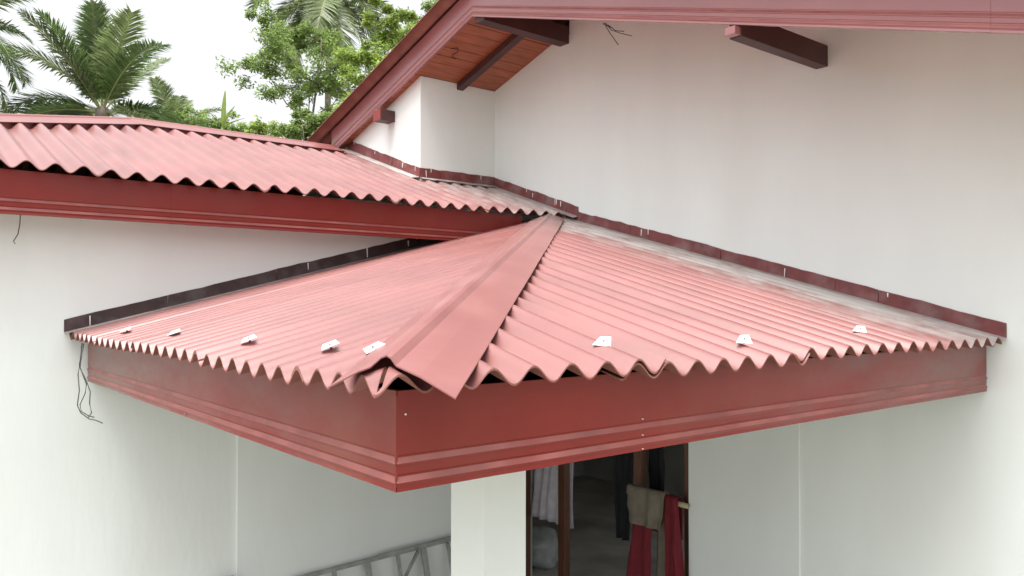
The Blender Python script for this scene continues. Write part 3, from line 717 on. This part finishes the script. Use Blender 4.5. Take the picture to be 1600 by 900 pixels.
def leafy_tree(base, top_z, blobs, label, seed, material, leaf=.14, per=90, trunk_r=.1, group=None, name='leafy_tree', cat='tree'):
    """blobs: world-space (centre, radius, density); limbs run from the trunk to each of them"""
    r = random.Random(seed); t = empty(name, None, base, label, cat, group)
    H = top_z - base.z; tp = [Vector((0, 0, 0)) + Vector((.15 * math.sin(k * 1.1 + seed), .15 * math.cos(k * .9 + seed), H * k / 8)) * (1 if k else 0) for k in range(9)]
    tube('trunk', tp, [trunk_r * (1.2 - .9 * k / 8) for k in range(9)], M_bark, t, 8)
    cent = []; lv = []; lf = []
    for (c, rad, den) in blobs:
        cl = c - base
        k = min(range(9), key=lambda i: abs(tp[i].z - (cl.z - rad * 1.3))); s0 = tp[k]
        mid = s0.lerp(cl, .5) + Vector((r.uniform(-.2, .2), r.uniform(-.2, .2), -.15))
        tv, tf = tube_data([s0, mid, cl], [trunk_r * .42, trunk_r * .25, trunk_r * .1], 5); k0 = len(lv); lv += tv; lf += [tuple(k0 + q for q in f) for f in tf]
        for _ in range(int(7 * den + 2)):
            d = Vector((r.gauss(0, .5), r.gauss(0, .5), r.gauss(0, .42))); e = cl + d * rad
            cent.append((e, rad * r.uniform(.35, .62), r.uniform(.5, 1.2)))
            tv, tf = tube_data([cl, cl.lerp(e, .6) + Vector((0, 0, .05)), e], [trunk_r * .1, trunk_r * .07, trunk_r * .03], 4); k0 = len(lv); lv += tv; lf += [tuple(k0 + q for q in f) for f in tf]
    mesh('limbs', lv, lf, M_bark, t, True)
    vs, fs = leaf_cloud(cent, seed, leaf, per); mesh('crown', vs, fs, material, t)
    return t
def bl(l, d, jit=1.2, seed=1):
    r = random.Random(seed); return [(at(px, py, d + r.uniform(-jit, jit)), rp * d / FPX, den) for (px, py, rp, den) in l]
def ground_under(px, py, d): p = at(px, py, d); return Vector((p.x, p.y, GZ))
leafy_tree(ground_under(492, 300, 26), at(500, 60, 26).z, bl([(418, 30, 26, .6), (432, 62, 30, .9), (415, 110, 32, 1), (455, 95, 36, 1), (440, 135, 28, .8), (475, 60, 26, .7), (505, 70, 34, 1), (520, 105, 38, 1.1), (485, 130, 36, 1), (530, 150, 30, .8), (550, 80, 26, .7), (460, 165, 22, .4)], 26, 1.0, 2), 'slender leafy tree with open feathery crown in front of the tall palm', 5, M_leaf, .13, 240, .08)
leafy_tree(ground_under(610, 300, 22), at(610, 70, 22).z, bl([(570, 90, 30, 1), (600, 60, 34, 1), (590, 30, 24, .9), (615, 95, 34, 1), (565, 130, 30, .9), (605, 130, 30, 1), (580, 160, 30, .9), (640, 60, 30, .9), (550, 175, 26, .7), (625, 25, 18, .6)], 22, .8, 3), 'bushy light green tree half hidden by the gable barge board', 9, M_leaf2, .115, 240, .09)
leafy_tree(ground_under(690, 300, 27), at(680, 30, 27).z, bl([(668, 28, 24, .8), (690, 10, 26, .9), (655, 55, 16, .5), (700, 40, 26, .8)], 27, .8, 4), 'dark leafy tree rising right behind the top of the barge board', 14, M_leaf, .12, 220, .08)
leafy_tree(ground_under(485, 300, 19), at(490, 195, 19).z, bl([(455, 205, 22, .8), (485, 195, 28, 1), (510, 205, 24, 1), (470, 180, 18, .5), (500, 225, 30, 1), (530, 190, 20, .8)], 19, .5, 5), 'low bushy tree beside the foot of the barge board', 21, M_leaf, .10, 240, .06)
leafy_tree(ground_under(405, 300, 40), at(405, 215, 40).z, bl([(372, 212, 16, 1), (392, 206, 18, 1.2), (415, 206, 18, 1.2), (435, 210, 18, 1.1), (400, 222, 22, 1.2)], 40, .8, 6), 'bright yellow-green bush low on the skyline between palm and tree', 25, M_leaf2, .2, 110, .08, name='bush', cat='bush')
leafy_tree(ground_under(310, 300, 37), at(315, 200, 37).z, bl([(290, 190, 18, .8), (315, 188, 22, 1), (335, 192, 18, 1), (365, 205, 16, .9), (350, 200, 18, .9)], 37, .8, 7), 'dull green bush below the upright banana leaf', 28, M_leaf, .2, 80, .08, name='bush', cat='bush')
def blade_leaf(L_, w_, lean, seed):
    vs = []; fs = []; n = 14
    for k in range(n + 1):
        f = k / n; ww = w_ * math.sin(math.pi * min(.97, .08 + f * .92)) ** .7 * (1 if k % 2 else .9); c = Vector((lean * f * f, 0, L_ * f))
        vs += [c + Vector((-ww, .04, 0)), c, c + Vector((ww, .05, 0))]
    for k in range(n):
        for j in (0, 1): fs.append((3 * k + j, 3 * k + j + 1, 3 * k + j + 4, 3 * k + j + 3))
    return vs, fs
bb = at(348, 200, 35); ban = empty('banana_plant', None, Vector((bb.x, bb.y, GZ)), 'banana plant with one upright bright green leaf behind the ridge', 'banana plant')
tube('trunk', [(0, 0, 0), (0, 0, bb.z - GZ)], [.14, .09], M_leaf, ban, 8)
for (lean, L_, w_, rz) in ((.08, 1.75, .11, AZR), (.9, .6, .10, AZR + .3), (-.8, .7, .12, AZR + 2.5), (.5, 1.1, .07, AZR + .2)):
    vs, fs = blade_leaf(L_, w_, lean, 1); o = mesh('leaf', vs, fs, M_leaf2, ban, True); o.location = (0, 0, bb.z - GZ - .1); o.rotation_euler = (0, 0, rz)
